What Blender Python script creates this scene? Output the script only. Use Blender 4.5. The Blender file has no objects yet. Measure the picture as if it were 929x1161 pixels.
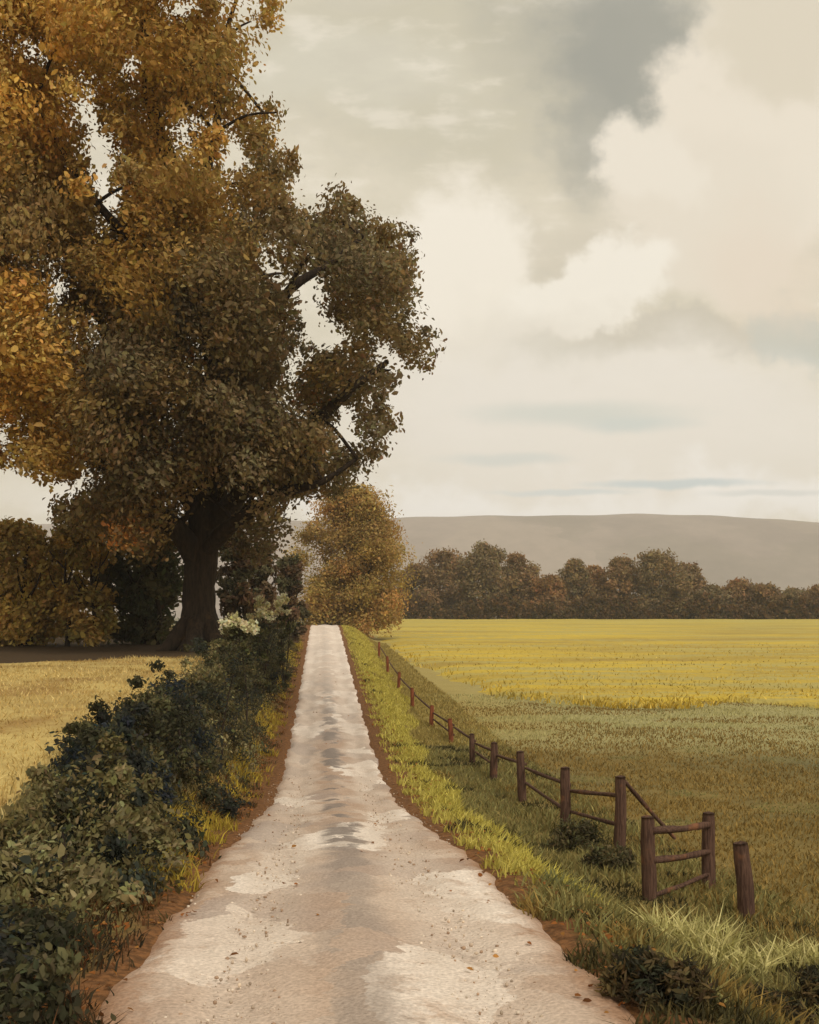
import bpy, math, random
import numpy as np
from mathutils import Vector

random.seed(7)
RNG = np.random.default_rng(7)
EYE = 5.0                      # eye height in world units; all profile heights below are relative to the eye
F = 1200.0                     # focal length in photo pixels
CX, CY = 464.5, 690.0          # column of the view axis, row of the horizon
scene = bpy.context.scene
COL = scene.collection


def lin(c, k=1.0):
    out = []
    for v in c[:3]:
        v = v / 255.0
        v = v / 12.92 if v <= 0.04045 else ((v + 0.055) / 1.055) ** 2.4
        out.append(min(v * k, 0.95))
    return tuple(out)


def L4(c, k=1.0):
    return lin(c, k) + (1.0,)


# ------------------------------------------------------------------ terrain
def smooth_interp(knots):
    xs = np.array([k[0] for k in knots], float)
    ys = np.array([k[1] for k in knots], float)
    h = np.diff(xs)
    dl = np.diff(ys) / h
    m = np.zeros_like(ys)
    m[0], m[-1] = dl[0], dl[-1]
    for i in range(1, len(xs) - 1):
        if dl[i - 1] * dl[i] > 0:
            w1, w2 = 2 * h[i] + h[i - 1], h[i] + 2 * h[i - 1]
            m[i] = (w1 + w2) / (w1 / dl[i - 1] + w2 / dl[i])

    def f(x):
        x = np.clip(np.asarray(x, float), xs[0], xs[-1])
        i = np.clip(np.searchsorted(xs, x, side='right') - 1, 0, len(xs) - 2)
        t = (x - xs[i]) / h[i]
        return ((1 + 2 * t) * (1 - t) ** 2 * ys[i] + t * (1 - t) ** 2 * h[i] * m[i]
                + t * t * (3 - 2 * t) * ys[i + 1] + t * t * (t - 1) * h[i] * m[i + 1])
    return f


P = smooth_interp([(-60, -2.0), (0, -2.62), (7.7, -3.02), (12.5, -3.36), (18.5, -3.95), (25, -4.68), (31, -5.08),
                   (38, -5.12), (46, -4.9), (64, -4.2), (90, -3.0), (120, -1.95), (132, -1.98), (165, -3.1),
                   (250, -4.5), (500, -9), (7000, -30)])
FR = smooth_interp([(-60, -2.4), (0, -3.3), (10, -3.95), (15, -4.4), (28, -5.05), (36, -5.25), (60, -4.95), (100, -4.25),
                    (160, -3.2), (205, -2.45), (240, -2.5), (300, -3.4), (500, -9), (7000, -30)])
FL = smooth_interp([(-60, -1.6), (0, -2.7), (10, -2.92), (14, -2.5), (19, -2.12), (30, -1.9), (45, -1.75), (70, -1.7), (100, -1.8),
                    (130, -2.1), (200, -3.4), (500, -9), (7000, -30)])


def road_x(y):
    return 0.33 - 0.083 * np.asarray(y, float)


def sstep(a, b, x):
    t = np.clip((x - a) / (b - a), 0, 1)
    return t * t * (3 - 2 * t)


def taper(y):
    return 1.03 - 0.22 * sstep(8, 30, np.asarray(y, float))


def bumps(x, y):
    return (np.sin(x * 1.3 + y * 0.7) * np.sin(y * 1.1 - x * 0.4) * 0.5 + np.sin(x * 3.1 - y * 2.3) * np.sin(y * 2.9 + x) * 0.25
            + np.sin(x * 0.31 + 1.0) * np.sin(y * 0.23 + x * 0.11) * 1.0)


def T(x, y, dip=True):
    """terrain height (world z)"""
    x = np.asarray(x, float)
    y = np.asarray(y, float)
    d = x - road_x(y)
    p = P(y)
    wr = 2.2 + 2.0 * sstep(60, 110, y)
    r = sstep(2.2, 2.2 + wr, d)
    l = sstep(2.2, 4.4, -d)
    h = p * (1 - r) * (1 - l) + FR(y) * r + FL(y) * l
    off = sstep(1.9, 3.0, np.abs(d))
    h = h + bumps(x, y) * 0.05 * off
    h = h - (0.10 if dip else 0.0) * (1 - sstep(1.62, 2.1, np.abs(d) / taper(y)))
    return h + EYE


def at(px, depth, py):
    """world point seen at photo pixel (px, py) at a given distance"""
    return Vector(((px - CX) / F * depth, depth, EYE + (CY - py) / F * depth))


def gx(px, depth):
    return (px - CX) / F * depth


def on_ground(px, depth, sink=0.0):
    x = gx(px, depth)
    return Vector((x, depth, float(T(x, depth)) - sink))


# ------------------------------------------------------------------ mesh helpers
def mesh_obj(name, V, faces, mat, parent=None, tint=None, smooth=False):
    """faces: list of (n,k) int arrays"""
    V = np.asarray(V, np.float32)
    me = bpy.data.meshes.new(name)
    me.vertices.add(len(V))
    me.vertices.foreach_set('co', V.ravel())
    loops, starts, n = [], [], 0
    for Fa in faces:
        Fa = np.asarray(Fa, np.int32)
        k = Fa.shape[1]
        loops.append(Fa.ravel())
        starts.append(n + np.arange(len(Fa)) * k)
        n += Fa.size
    loops = np.concatenate(loops)
    starts = np.concatenate(starts).astype(np.int32)
    me.loops.add(len(loops))
    me.loops.foreach_set('vertex_index', loops)
    me.polygons.add(len(starts))
    me.polygons.foreach_set('loop_start', starts)
    if smooth:
        me.polygons.foreach_set('use_smooth', np.ones(len(starts), bool))
    me.update(calc_edges=True)
    me.validate()
    if tint is not None:
        a = me.attributes.new('tint', 'FLOAT_COLOR', 'POINT')
        t = np.ones((len(V), 4), np.float32)
        t[:, :3] = tint
        a.data.foreach_set('color', t.ravel())
    o = bpy.data.objects.new(name, me)
    COL.objects.link(o)
    if mat:
        me.materials.append(mat)
    if parent:
        o.parent = parent
        o.matrix_parent_inverse = parent.matrix_world.inverted()
    return o


def empty(name, loc, label, cat, group=None):
    o = bpy.data.objects.new(name, None)
    o.empty_display_size = 0.3
    COL.objects.link(o)
    o.location = loc
    tag(o, label, cat, group)
    bpy.context.view_layer.update()
    return o


def tag(o, label=None, cat=None, group=None, kind=None):
    if label: o['label'] = label
    if cat: o['category'] = cat
    if group: o['group'] = group
    if kind: o['kind'] = kind
    return o


def unit(v):
    return v / np.maximum(np.linalg.norm(v, axis=-1, keepdims=True), 1e-6)


class Tubes:
    """tapered, slightly lumpy limbs collected into one mesh"""
    def __init__(self):
        self.V, self.Fq, self.n = [], [], 0

    def add(self, pts, radii, sides=9, lump=0.08, steps=5):
        pts = np.array([tuple(p) for p in pts], float)
        radii = np.array(radii, float)
        m = len(pts)
        tt = np.linspace(0, m - 1, (m - 1) * steps + 1)
        C = np.empty((len(tt), 3))
        R = np.empty(len(tt))
        for q, t in enumerate(tt):                       # Catmull-Rom through the joints
            i = min(int(t), m - 2)
            s = t - i
            p0, p1, p2, p3 = pts[max(i - 1, 0)], pts[i], pts[i + 1], pts[min(i + 2, m - 1)]
            C[q] = 0.5 * ((2 * p1) + (-p0 + p2) * s + (2 * p0 - 5 * p1 + 4 * p2 - p3) * s * s + (-p0 + 3 * p1 - 3 * p2 + p3) * s ** 3)
            R[q] = radii[i] * (1 - s) + radii[i + 1] * s
        tang = unit(np.gradient(C, axis=0))
        ref = np.array([0.31, 0.87, 0.38]) if abs(tang[0][2]) > 0.5 else np.array([0.05, 0.1, 1.0])
        A = unit(np.cross(tang, ref))
        B = np.cross(tang, A)
        ang = np.linspace(0, 2 * np.pi, sides, endpoint=False)
        ph = RNG.uniform(0, 6.28, 3)
        for q in range(len(C)):
            rr = R[q] * (1 + lump * np.sin(ang * 3 + ph[0] + q * 0.5) + lump * 0.6 * np.sin(ang * 5 + ph[1] - q * 0.9) + RNG.normal(0, lump * 0.25, sides))
            self.V.append(C[q] + (np.cos(ang) * rr)[:, None] * A[q] + (np.sin(ang) * rr)[:, None] * B[q])
        idx = self.n + np.arange(len(C) * sides).reshape(len(C), sides)
        a, b = idx[:-1], idx[1:]
        self.Fq.append(np.stack([a, np.roll(a, -1, 1), np.roll(b, -1, 1), b], -1).reshape(-1, 4))
        self.n += len(C) * sides
        # closed ends
        for ring, cc in ((idx[0], C[0]), (idx[-1], C[-1] + tang[-1] * R[-1] * 0.3)):
            self.V.append(cc[None])
            self.Fq.append(np.stack([ring, np.roll(ring, -1), np.full(sides, self.n), np.full(sides, self.n)], -1)[:, :3].repeat(1, 0) if False else
                           np.stack([np.roll(ring, -1), ring, np.full(sides, self.n)], -1))
            self.n += 1
        return self

    def build(self, name, mat, parent):
        q = [f for f in self.Fq]
        return mesh_obj(name, np.concatenate(self.V), q, mat, parent, smooth=True)


def cards(C, A, N, L, W, fold=0.12, hexa=True):
    """leaf / leaf-spray faces; C centres, A long axes, N normals"""
    n = len(C)
    A = unit(A)
    B = unit(np.cross(N, A))
    N = np.cross(A, B)
    L = L[:, None]
    W = W[:, None]
    if hexa:
        s = RNG.uniform(0.75, 1.25, (n, 4, 1))
        vs = [C - A * L * .5, C - A * L * .18 * s[:, 0] + B * W * .45 * s[:, 1] + N * W * fold, C + A * L * .22 + B * W * .42 * s[:, 2] + N * W * fold,
              C + A * L * .5 - N * L * .12, C + A * L * .22 * s[:, 3] - B * W * .42 + N * W * fold, C - A * L * .18 - B * W * .45 * s[:, 0] + N * W * fold]
        k = 6
    else:
        vs = [C - A * L * .5, C + B * W * .5 + N * W * fold, C + A * L * .5, C - B * W * .5 + N * W * fold]
        k = 4
    V = np.stack(vs, 1).reshape(-1, 3)
    return V, np.arange(n * k).reshape(n, k), k


def clump_leaves(centres, radii, tints, per, size, hexa=True, jitter=0.16, aspect=0.55, up=0.45):
    """leaves spread through clumps; returns V, F, tint"""
    K = len(centres)
    centres = np.asarray(centres, float)
    radii = np.asarray(radii, float)
    if radii.ndim == 1:
        radii = np.stack([radii, radii, radii * 0.8], 1)
    tints = np.asarray(tints, float)
    per = np.full(K, per) if np.isscalar(per) else np.asarray(per)
    idx = np.repeat(np.arange(K), per)
    n = len(idx)
    u = unit(RNG.normal(size=(n, 3)))
    rad = RNG.uniform(0, 1, n) ** 0.45 * (1 + 0.22 * RNG.normal(size=n))
    off = u * rad[:, None]
    C = centres[idx] + off * radii[idx]
    g = unit(RNG.normal(size=(K, 3)) * np.array([.7, .7, 1.0]))
    A = g[idx] * 0.9 + RNG.normal(size=(n, 3)) * 0.55
    N = u * 0.6 + np.array([0, 0, up]) + RNG.normal(size=(n, 3)) * 0.5
    L = size * np.exp(RNG.normal(0, .28, n))
    W = L * aspect * RNG.uniform(0.7, 1.3, n)
    V, Fc, k = cards(C, A, N, L, W, hexa=hexa)
    t = tints[idx] * (1 + jitter * RNG.normal(size=(n, 1))) * (1 + 0.06 * RNG.normal(size=(n, 3)))
    return V, Fc, np.repeat(np.clip(t, 0.004, 0.9), k, 0)


def in_poly(px, py, poly):
    poly = np.asarray(poly, float)
    inside = np.zeros(len(px), bool)
    j = len(poly) - 1
    for i in range(len(poly)):
        xi, yi, xj, yj = poly[i][0], poly[i][1], poly[j][0], poly[j][1]
        c = ((yi > py) != (yj > py)) & (px < (xj - xi) * (py - yi) / (yj - yi + 1e-9) + xi)
        inside ^= c
        j = i
    return inside


# ------------------------------------------------------------------ materials
class G:
    """small node-graph helper"""
    def __init__(self, tree):
        self.t = tree
        self.n = tree.nodes
        self.l = tree.links

    def put(self, sock, v):
        if isinstance(v, bpy.types.NodeSocket):
            self.l.new(v, sock)
        elif v is not None:
            if isinstance(v, (tuple, list)) and len(v) == 3 and len(sock.default_value) == 4:
                v = tuple(v) + (1.0,)
            sock.default_value = v

    def m(self, op, a, b=None, c=None, clamp=False):
        nd = self.n.new('ShaderNodeMath')
        nd.operation = op
        nd.use_clamp = clamp
        for i, v in enumerate((a, b, c)):
            if v is not None:
                self.put(nd.inputs[i], v)
        return nd.outputs[0]

    def vm(self, op, a, b=None, s=None):
        nd = self.n.new('ShaderNodeVectorMath')
        nd.operation = op
        self.put(nd.inputs[0], a)
        if b is not None: self.put(nd.inputs[1], b)
        if s is not None: self.put(nd.inputs['Scale'], s)
        return nd.outputs['Value'] if op in ('LENGTH', 'DOT_PRODUCT', 'DISTANCE') else nd.outputs[0]

    def noise(self, vec, scale, detail=4, rough=0.55, color=False, dist=0.0):
        nd = self.n.new('ShaderNodeTexNoise')
        self.put(nd.inputs['Vector'], vec)
        nd.inputs['Scale'].default_value = scale
        nd.inputs['Detail'].default_value = detail
        nd.inputs['Roughness'].default_value = rough
        nd.inputs['Distortion'].default_value = dist
        return nd.outputs['Color' if color else 'Fac']

    def voro(self, vec, scale, feature='F1', rand=1.0, out='Color'):
        nd = self.n.new('ShaderNodeTexVoronoi')
        nd.feature = feature
        self.put(nd.inputs['Vector'], vec)
        nd.inputs['Scale'].default_value = scale
        nd.inputs['Randomness'].default_value = rand
        return nd.outputs[out]

    def ss(self, a, b, x):
        nd = self.n.new('ShaderNodeMapRange')
        nd.interpolation_type = 'SMOOTHSTEP'
        self.put(nd.inputs[0], x)
        self.put(nd.inputs[1], a)
        self.put(nd.inputs[2], b)
        return nd.outputs[0]

    def mix(self, f, a, b):
        nd = self.n.new('ShaderNodeMix')
        nd.data_type = 'RGBA'
        self.put(nd.inputs[0], f)
        self.put(nd.inputs[6], a)
        self.put(nd.inputs[7], b)
        return nd.outputs[2]

    def xyz(self, x, y, z):
        nd = self.n.new('ShaderNodeCombineXYZ')
        for i, v in enumerate((x, y, z)):
            self.put(nd.inputs[i], v)
        return nd.outputs[0]

    def sep(self, v):
        nd = self.n.new('ShaderNodeSeparateXYZ')
        self.put(nd.inputs[0], v)
        return nd.outputs

    def bump(self, h, strength, dist):
        nd = self.n.new('ShaderNodeBump')
        nd.inputs['Strength'].default_value = strength
        nd.inputs['Distance'].default_value = dist
        self.put(nd.inputs['Height'], h)
        return nd.outputs[0]


def new_mat(name):
    m = bpy.data.materials.new(name)
    m.use_nodes = True
    m.node_tree.nodes.clear()
    g = G(m.node_tree)
    out = g.n.new('ShaderNodeOutputMaterial')
    return m, g, out


def principled(g, out, col, rough=0.9, normal=None):
    b = g.n.new('ShaderNodeBsdfPrincipled')
    g.put(b.inputs['Base Color'], col)
    b.inputs['Roughness'].default_value = rough
    b.inputs['Specular IOR Level'].default_value = 0.15
    if normal is not None:
        g.put(b.inputs['Normal'], normal)
    g.l.new(b.outputs[0], out.inputs[0])
    return b


def leaf_material(name, trans=0.3, mottling=14.0):
    m, g, out = new_mat(name)
    a = g.n.new('ShaderNodeAttribute')
    a.attribute_name = 'tint'
    geo = g.n.new('ShaderNodeNewGeometry')
    nz = g.noise(geo.outputs['Position'], mottling, 2)
    v = g.m('MULTIPLY_ADD', nz, 0.6, 0.7)
    col = g.vm('SCALE', a.outputs['Color'], s=v)
    df = g.n.new('ShaderNodeBsdfDiffuse')
    tr = g.n.new('ShaderNodeBsdfTranslucent')
    mx = g.n.new('ShaderNodeMixShader')
    mx.inputs[0].default_value = trans
    g.put(df.inputs[0], col)
    g.put(tr.inputs[0], col)
    g.l.new(df.outputs[0], mx.inputs[1])
    g.l.new(tr.outputs[0], mx.inputs[2])
    g.l.new(mx.outputs[0], out.inputs[0])
    return m


M = {}
M['leaf'] = leaf_material('leaves', 0.36)
M['grass'] = leaf_material('grass_blades', 0.25, 5.0)


def wood_material(name, c1, c2, c3, stretch=(9, 9, 1.2), bs=0.6):
    m, g, out = new_mat(name)
    tc = g.n.new('ShaderNodeTexCoord')
    v = g.vm('MULTIPLY', tc.outputs['Object'], stretch)
    n1 = g.noise(v, 1.0, 6, 0.65, dist=0.6)
    n2 = g.noise(tc.outputs['Object'], 2.3, 3)
    col = g.mix(g.ss(0.35, 0.65, n1), L4(c1), L4(c2))
    col = g.mix(g.ss(0.58, 0.72, n2), col, L4(c3))
    principled(g, out, col, 0.95, g.bump(n1, bs, 0.06))
    return m


M['bark'] = wood_material('dark_bark', (42, 36, 31), (62, 51, 42), (74, 59, 44))
M['red_post'] = wood_material('reddish_posts', (120, 70, 48), (150, 88, 60), (96, 66, 52), (30, 30, 3), 0.8)
M['post'] = wood_material('weathered_posts', (74, 54, 46), (108, 82, 68), (134, 92, 66), (30, 30, 3), 0.8)


def road_frame(g):
    geo = g.n.new('ShaderNodeNewGeometry')
    pos = geo.outputs['Position']
    s = g.sep(pos)
    d = g.m('SUBTRACT', s[0], g.m('MULTIPLY_ADD', s[1], -0.083, 0.33))
    return pos, s, d


def ground_material():
    m, g, out = new_mat('meadow_ground')
    pos, s, d = road_frame(g)
    n_big = g.noise(pos, 0.09, 4, 0.6)
    n_mid = g.noise(pos, 0.7, 4, 0.6)
    n_fine = g.noise(pos, 9.0, 5, 0.7)
    streak = g.noise(g.vm('MULTIPLY', pos, (0.12, 0.5, 0.3)), 1.0, 4, 0.6)
    col = g.mix(g.ss(0.35, 0.65, n_mid), L4((116, 102, 60)), L4((134, 115, 66)))
    col = g.mix(g.ss(0.42, 0.66, n_big), col, L4((106, 100, 66)))
    col = g.mix(g.m('MULTIPLY', g.ss(0.5, 0.62, streak), 0.7), col, L4((128, 108, 58)))
    # grey-green damp sward with a pale mown streak, just short of the crop
    damp = g.m('MULTIPLY', g.ss(40.0, 46.0, g.m('MULTIPLY_ADD', n_big, 8.0, s[1])), g.ss(3.0, 9.0, d))
    col = g.mix(g.m('MULTIPLY', damp, 0.8), col, L4((166, 160, 112)))
    vb = g.m('MULTIPLY', g.m('MULTIPLY', g.ss(38.0, 48.0, s[1]), g.ss(2.4, 3.0, d)), g.ss(13.0, 7.0, d))
    col = g.mix(g.m('MULTIPLY', vb, .85), col, g.mix(n_mid, L4((150, 134, 80)), L4((172, 154, 92))))
    lb = g.m('MULTIPLY', g.m('MULTIPLY', g.ss(11.0, 16.0, s[1]), g.ss(125.0, 105.0, s[1])), g.m('MULTIPLY', g.ss(2.2, 2.6, d), g.ss(4.3, 3.3, g.m('MULTIPLY_ADD', n_mid, .8, d))))
    col = g.mix(g.m('MULTIPLY', lb, .9), col, g.mix(n_mid, L4((164, 152, 72)), L4((188, 174, 88))))
    # far ground is duller
    col = g.mix(g.ss(250.0, 900.0, s[1]), col, L4((96, 90, 62)))
    tree_shade = g.m('MULTIPLY', g.ss(-4.0, -6.0, d), g.m('MULTIPLY', g.ss(29.0, 32.0, s[1]), g.ss(110.0, 80.0, s[1])))  # dark band of shade beneath the trees, painted into the ground colour
    col = g.mix(tree_shade, col, g.mix(g.ss(.4, .6, n_fine), L4((84, 66, 44)), L4((66, 54, 40))))
    # bare earth at both road edges
    edge = g.m('ABSOLUTE', g.m('ADD', d, g.m('MULTIPLY_ADD', n_mid, 1.6, -0.8)))
    earth = g.m('SUBTRACT', 1.0, g.ss(2.15, 2.7, edge))
    ecol = g.mix(g.ss(0.4, 0.6, n_fine), L4((100, 70, 44)), L4((130, 90, 56)))
    col = g.mix(earth, col, ecol)
    v = g.m('MULTIPLY_ADD', n_fine, 0.7, 0.65)
    col = g.vm('SCALE', col, s=v)
    principled(g, out, col, 0.95, g.bump(n_fine, 0.7, 0.08))
    return m


def road_material():
    m, g, out = new_mat('pale_gravel')
    pos, s, d = road_frame(g)
    warp = g.vm('SCALE', g.vm('SUBTRACT', g.noise(pos, 1.6, 3, 0.6, color=True), (0.5, 0.5, 0.5)), s=0.9)
    pw = g.vm('ADD', pos, g.vm('ADD', warp, g.vm('SCALE', g.vm('SUBTRACT', g.noise(pos, 11.0, 4, 0.65, color=True), (0.5, 0.5, 0.5)), s=0.28)))
    cell = g.sep(g.voro(g.vm('MULTIPLY', pw, (1.0, 0.75, 0.2)), 1.55))[0]
    cell2 = g.sep(g.voro(g.vm('MULTIPLY', pw, (1.4, 0.55, 0.2)), 0.8))[1]
    n_big = g.noise(pos, 0.35, 3, 0.5)
    n_mid = g.noise(pw, 1.5, 5, 0.65)
    n_fine = g.noise(pos, 28.0, 4, 0.7)
    grit = g.voro(pos, 26.0, out='Distance')
    tan, pale, grey, dark = (182, 158, 140), (208, 194, 181), (164, 150, 142), (148, 124, 108)
    col = g.mix(g.ss(0.05, 0.95, g.m('MULTIPLY_ADD', n_mid, .6, g.m('MULTIPLY_ADD', cell, .7, -.15))), L4((174, 149, 130)), L4((196, 177, 161)))
    col = g.mix(g.m('MULTIPLY', g.m('MULTIPLY', g.ss(0.5, 0.85, cell2), g.ss(.32, .52, n_mid)), 1.0), col, L4((226, 214, 203)))
    col = g.mix(g.m('MULTIPLY', g.m('MULTIPLY', g.ss(0.4, 0.08, cell2), g.ss(.35, .6, n_big)), 0.7), col, L4(grey))
    col = g.mix(g.m('MULTIPLY', g.ss(0.58, 0.72, n_mid), 0.6), col, L4(dark))
    # worn wheel tracks are paler, the crown between them is greyer
    trk = g.m('ABSOLUTE', g.m('SUBTRACT', g.m('ABSOLUTE', g.m('ADD', d, g.m('MULTIPLY_ADD', n_big, 0.8, -0.4))), 0.95))
    col = g.mix(g.m('MULTIPLY', g.m('SUBTRACT', 1.0, g.ss(0.2, 0.6, trk)), g.m('MULTIPLY_ADD', cell2, 0.5, 0.25)), col, L4(pale))
    mid = g.m('SUBTRACT', 1.0, g.ss(0.1, 0.42, g.m('ABSOLUTE', g.m('ADD', d, g.m('MULTIPLY_ADD', n_mid, 0.7, -0.35)))))
    col = g.mix(g.m('MULTIPLY', mid, g.m('MULTIPLY_ADD', g.ss(0.3, 0.7, cell), 0.75, -0.05)), col, L4((148, 135, 126)))
    stk = g.m('MULTIPLY', g.m('MULTIPLY', g.ss(13.0, 18.0, s[1]), g.ss(70.0, 40.0, s[1])), g.m('SUBTRACT', 1.0, g.ss(.12, .42, g.m('ABSOLUTE', g.m('ADD', d, g.m('MULTIPLY_ADD', n_mid, 1.0, -.5))))))
    col = g.mix(g.m('MULTIPLY', stk, g.m('MULTIPLY', .85, g.ss(.3, .6, cell))), col, L4((128, 118, 112)))
    # earthy shoulders
    sh = g.ss(1.55, 1.95, g.m('ABSOLUTE', g.m('ADD', d, g.m('MULTIPLY_ADD', n_mid, 0.8, -0.4))))
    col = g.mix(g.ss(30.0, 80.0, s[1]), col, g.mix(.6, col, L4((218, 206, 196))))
    col = g.mix(g.m('MULTIPLY', sh, 0.75), col, L4((146, 108, 78)))
    v = g.m('ADD', g.m('MULTIPLY_ADD', n_fine, 0.8, 0.5), g.m('MULTIPLY_ADD', grit, 0.35, -0.05))
    col = g.vm('SCALE', col, s=v)
    h = g.m('ADD', g.m('MULTIPLY', n_mid, 1.2), g.m('ADD', g.m('MULTIPLY', n_fine, 0.35), g.m('MULTIPLY', grit, -0.3)))
    principled(g, out, col, 0.95, g.bump(h, 0.6, 0.05))
    return m


def crop_material():
    m, g, out = new_mat('yellow_crop')
    pos, s, d = road_frame(g)
    st = g.noise(g.vm('MULTIPLY', pos, (0.03, 0.1, 0.1)), 1.0, 5, 0.6)
    st2 = g.noise(g.vm('MULTIPLY', pos, (0.02, 0.24, 0.1)), 1.3, 3, 0.6)
    f = g.noise(pos, 3.0, 4, 0.7)
    col = g.mix(g.ss(0.36, 0.62, st), L4((164, 142, 74)), L4((200, 174, 70)))
    col = g.mix(g.m('MULTIPLY', g.ss(0.48, 0.58, st2), 0.85), col, L4((176, 164, 100)))
    col = g.mix(g.m('MULTIPLY', g.ss(120.0, 190.0, s[1]), 0.5), col, L4((180, 166, 88)))
    col = g.vm('SCALE', col, s=g.m('MULTIPLY_ADD', f, 0.5, 0.75))
    principled(g, out, col, 0.95, g.bump(f, 0.9, 0.25))
    return m


def pasture_material():
    m, g, out = new_mat('straw_pasture')
    pos, s, d = road_frame(g)
    st = g.noise(g.vm('MULTIPLY', pos, (0.22, 0.5, 0.3)), 1.0, 5, 0.6)
    f = g.noise(pos, 6.0, 5, 0.7)
    n = g.noise(pos, 0.4, 4, 0.6)
    col = g.mix(g.ss(0.38, 0.6, st), L4((170, 146, 92)), L4((194, 172, 110)))
    col = g.mix(g.m('MULTIPLY', g.ss(0.48, 0.64, n), 0.8), col, L4((150, 118, 70)))
    col = g.vm('SCALE', col, s=g.m('MULTIPLY_ADD', f, 0.5, 0.75))
    principled(g, out, col, 0.95, g.bump(f, 0.8, 0.08))
    return m


def hill_material():
    m, g, out = new_mat('wooded_hills')
    geo = g.n.new('ShaderNodeNewGeometry')
    pos = geo.outputs['Position']
    n = g.noise(g.vm('MULTIPLY', pos, (0.004, 0.004, 0.01)), 1.0, 6, 0.6)
    n2 = g.noise(pos, 0.03, 4, 0.7)
    fld = g.sep(g.voro(g.vm('ADD', g.vm('MULTIPLY', pos, (0.0045, 0.0022, 0.004)), g.vm('SCALE', g.noise(pos, 0.01, 3, color=True), s=.5)), 1.0))[0]
    col = g.mix(g.ss(0.4, 0.6, n), L4((114, 102, 98)), L4((132, 119, 113)))
    col = g.mix(g.m('MULTIPLY', g.ss(.6, .75, fld), .3), col, L4((104, 98, 84)))
    col = g.mix(g.m('MULTIPLY', g.ss(.3, .18, fld), .2), col, L4((156, 142, 126)))
    col = g.vm('SCALE', col, s=g.m('MULTIPLY_ADD', n2, 0.7, 0.65))
    principled(g, out, col, 1.0)
    return m


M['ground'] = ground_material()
M['road'] = road_material()
M['crop'] = crop_material()
M['pasture'] = pasture_material()
M['hill'] = hill_material()


# ------------------------------------------------------------------ setting
def grid(name, X, Y, Z, mat):
    r, c = X.shape
    i = np.arange(r * c).reshape(r, c)
    q = np.stack([i[:-1, :-1], i[:-1, 1:], i[1:, 1:], i[1:, :-1]], -1).reshape(-1, 4)
    o = mesh_obj(name, np.stack([X, Y, Z], -1).reshape(-1, 3), [q], mat, smooth=True)
    tag(o, kind='structure')
    return o


def grow(a, b, step, k):
    out = [a]
    while out[-1] < b:
        out.append(out[-1] + step)
        step *= k
    return np.array(out[1:])


dpos = np.concatenate([np.arange(0, 1.3, 0.3), np.arange(1.3, 3.0, 0.07), np.arange(3.0, 9, 0.3), grow(9, 7000, 0.4, 1.13)])
dd = np.concatenate([-dpos[:0:-1], dpos])
yy = np.concatenate([-grow(12, 3000, 2, 1.4)[::-1], np.arange(-12, 6, .5), np.arange(6, 50, 0.22), np.arange(50, 70, 0.45), grow(70, 7000, 0.6, 1.035)])
Dg, Yg = np.meshgrid(dd, yy)
Xg = Dg + road_x(np.minimum(Yg, 400))
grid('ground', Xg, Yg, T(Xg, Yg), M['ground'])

rd = np.linspace(-2.12, 2.12, 60)
ry = np.concatenate([np.arange(-25, 6, 0.4), np.arange(6, 60, 0.15), np.arange(60, 240, 0.8)])
Dr, Yr = np.meshgrid(rd, ry)
Dr = Dr * taper(Yr)
edge_wob = (0.07 * np.sin(Yr * 0.9) + 0.06 * np.sin(Yr * 2.3 + 1.3) + 0.03 * np.sin(Yr * 5.1)) * np.abs(Dr) / 2.05
Xr = road_x(Yr) + Dr + edge_wob * np.sign(Dr)
prof = 0.05 * np.exp(-(Dr / 0.35) ** 2) - 0.055 * np.exp(-((np.abs(Dr) - 0.95 - .08 * np.sin(Yr * .8)) / 0.26) ** 2) * (1 + .5 * np.sin(Yr * 1.9 + Dr)) - 0.13 * sstep(1.7, 2.12, np.abs(Dr) / taper(Yr))
Zr = P(Yr) + EYE + 0.02 + prof + 0.014 * np.sin(Xr * 4.1 + Yr * 1.7) * np.sin(Yr * 3.3 - Xr) + 0.01 * np.sin(Xr * 9.7 - Yr * 5.1) * np.sin(Yr * 8.3 + Xr * 3)
grid('road', Xr, Yr, Zr, M['road'])

# yellow crop on the far side of the fence
cy = np.concatenate([np.arange(0, 1, 0.02), np.arange(1, 1.0001, 0.02)])
cu = np.concatenate([np.linspace(0, 0.2, 50), np.linspace(0.22, 1, 60)])
CU, CV = np.meshgrid(cu, np.linspace(0, 1, 160))
ynear = 54 + 2.2 * np.sin(CU * 40) + 1.5 * np.sin(CU * 93 + 1) + 5.0 * np.exp(-CU * 30)
Yc = ynear + CV ** 1.4 * (226 - ynear)
x0 = road_x(Yc) + 6.0 + 0.5 * np.sin(Yc * 0.5) + 2.5 * sstep(90, 60, Yc)
Xc = x0 + CU * 170
lift = 0.3 * sstep(0, 0.02, CU) * sstep(0, 0.02, CV) * sstep(1, 0.98, CV) - 0.06
Zc = T(Xc, Yc) + lift + 0.05 * np.sin(Xc * 2.7) * np.sin(Yc * 1.9)
grid('crop_field', Xc, Yc, Zc, M['crop'])

# straw-coloured pasture behind the roadside hedge
CU, CV = np.meshgrid(np.linspace(0, 1, 120) ** 1.5, np.linspace(0, 1, 120))
yfar = 40 + 1.0 * np.sin(CU * 9) - 8.5 * sstep(0.0, 0.28, CU)
Yp = -6 + CV * (yfar + 6)
Xp = road_x(Yp) - 4.2 - CU * 40
lift = 0.07 * sstep(0, 0.02, CU) * sstep(1, 0.97, CV) - 0.02
grid('pasture', Xp, Yp, T(Xp, Yp) + lift, M['pasture'])

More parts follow.
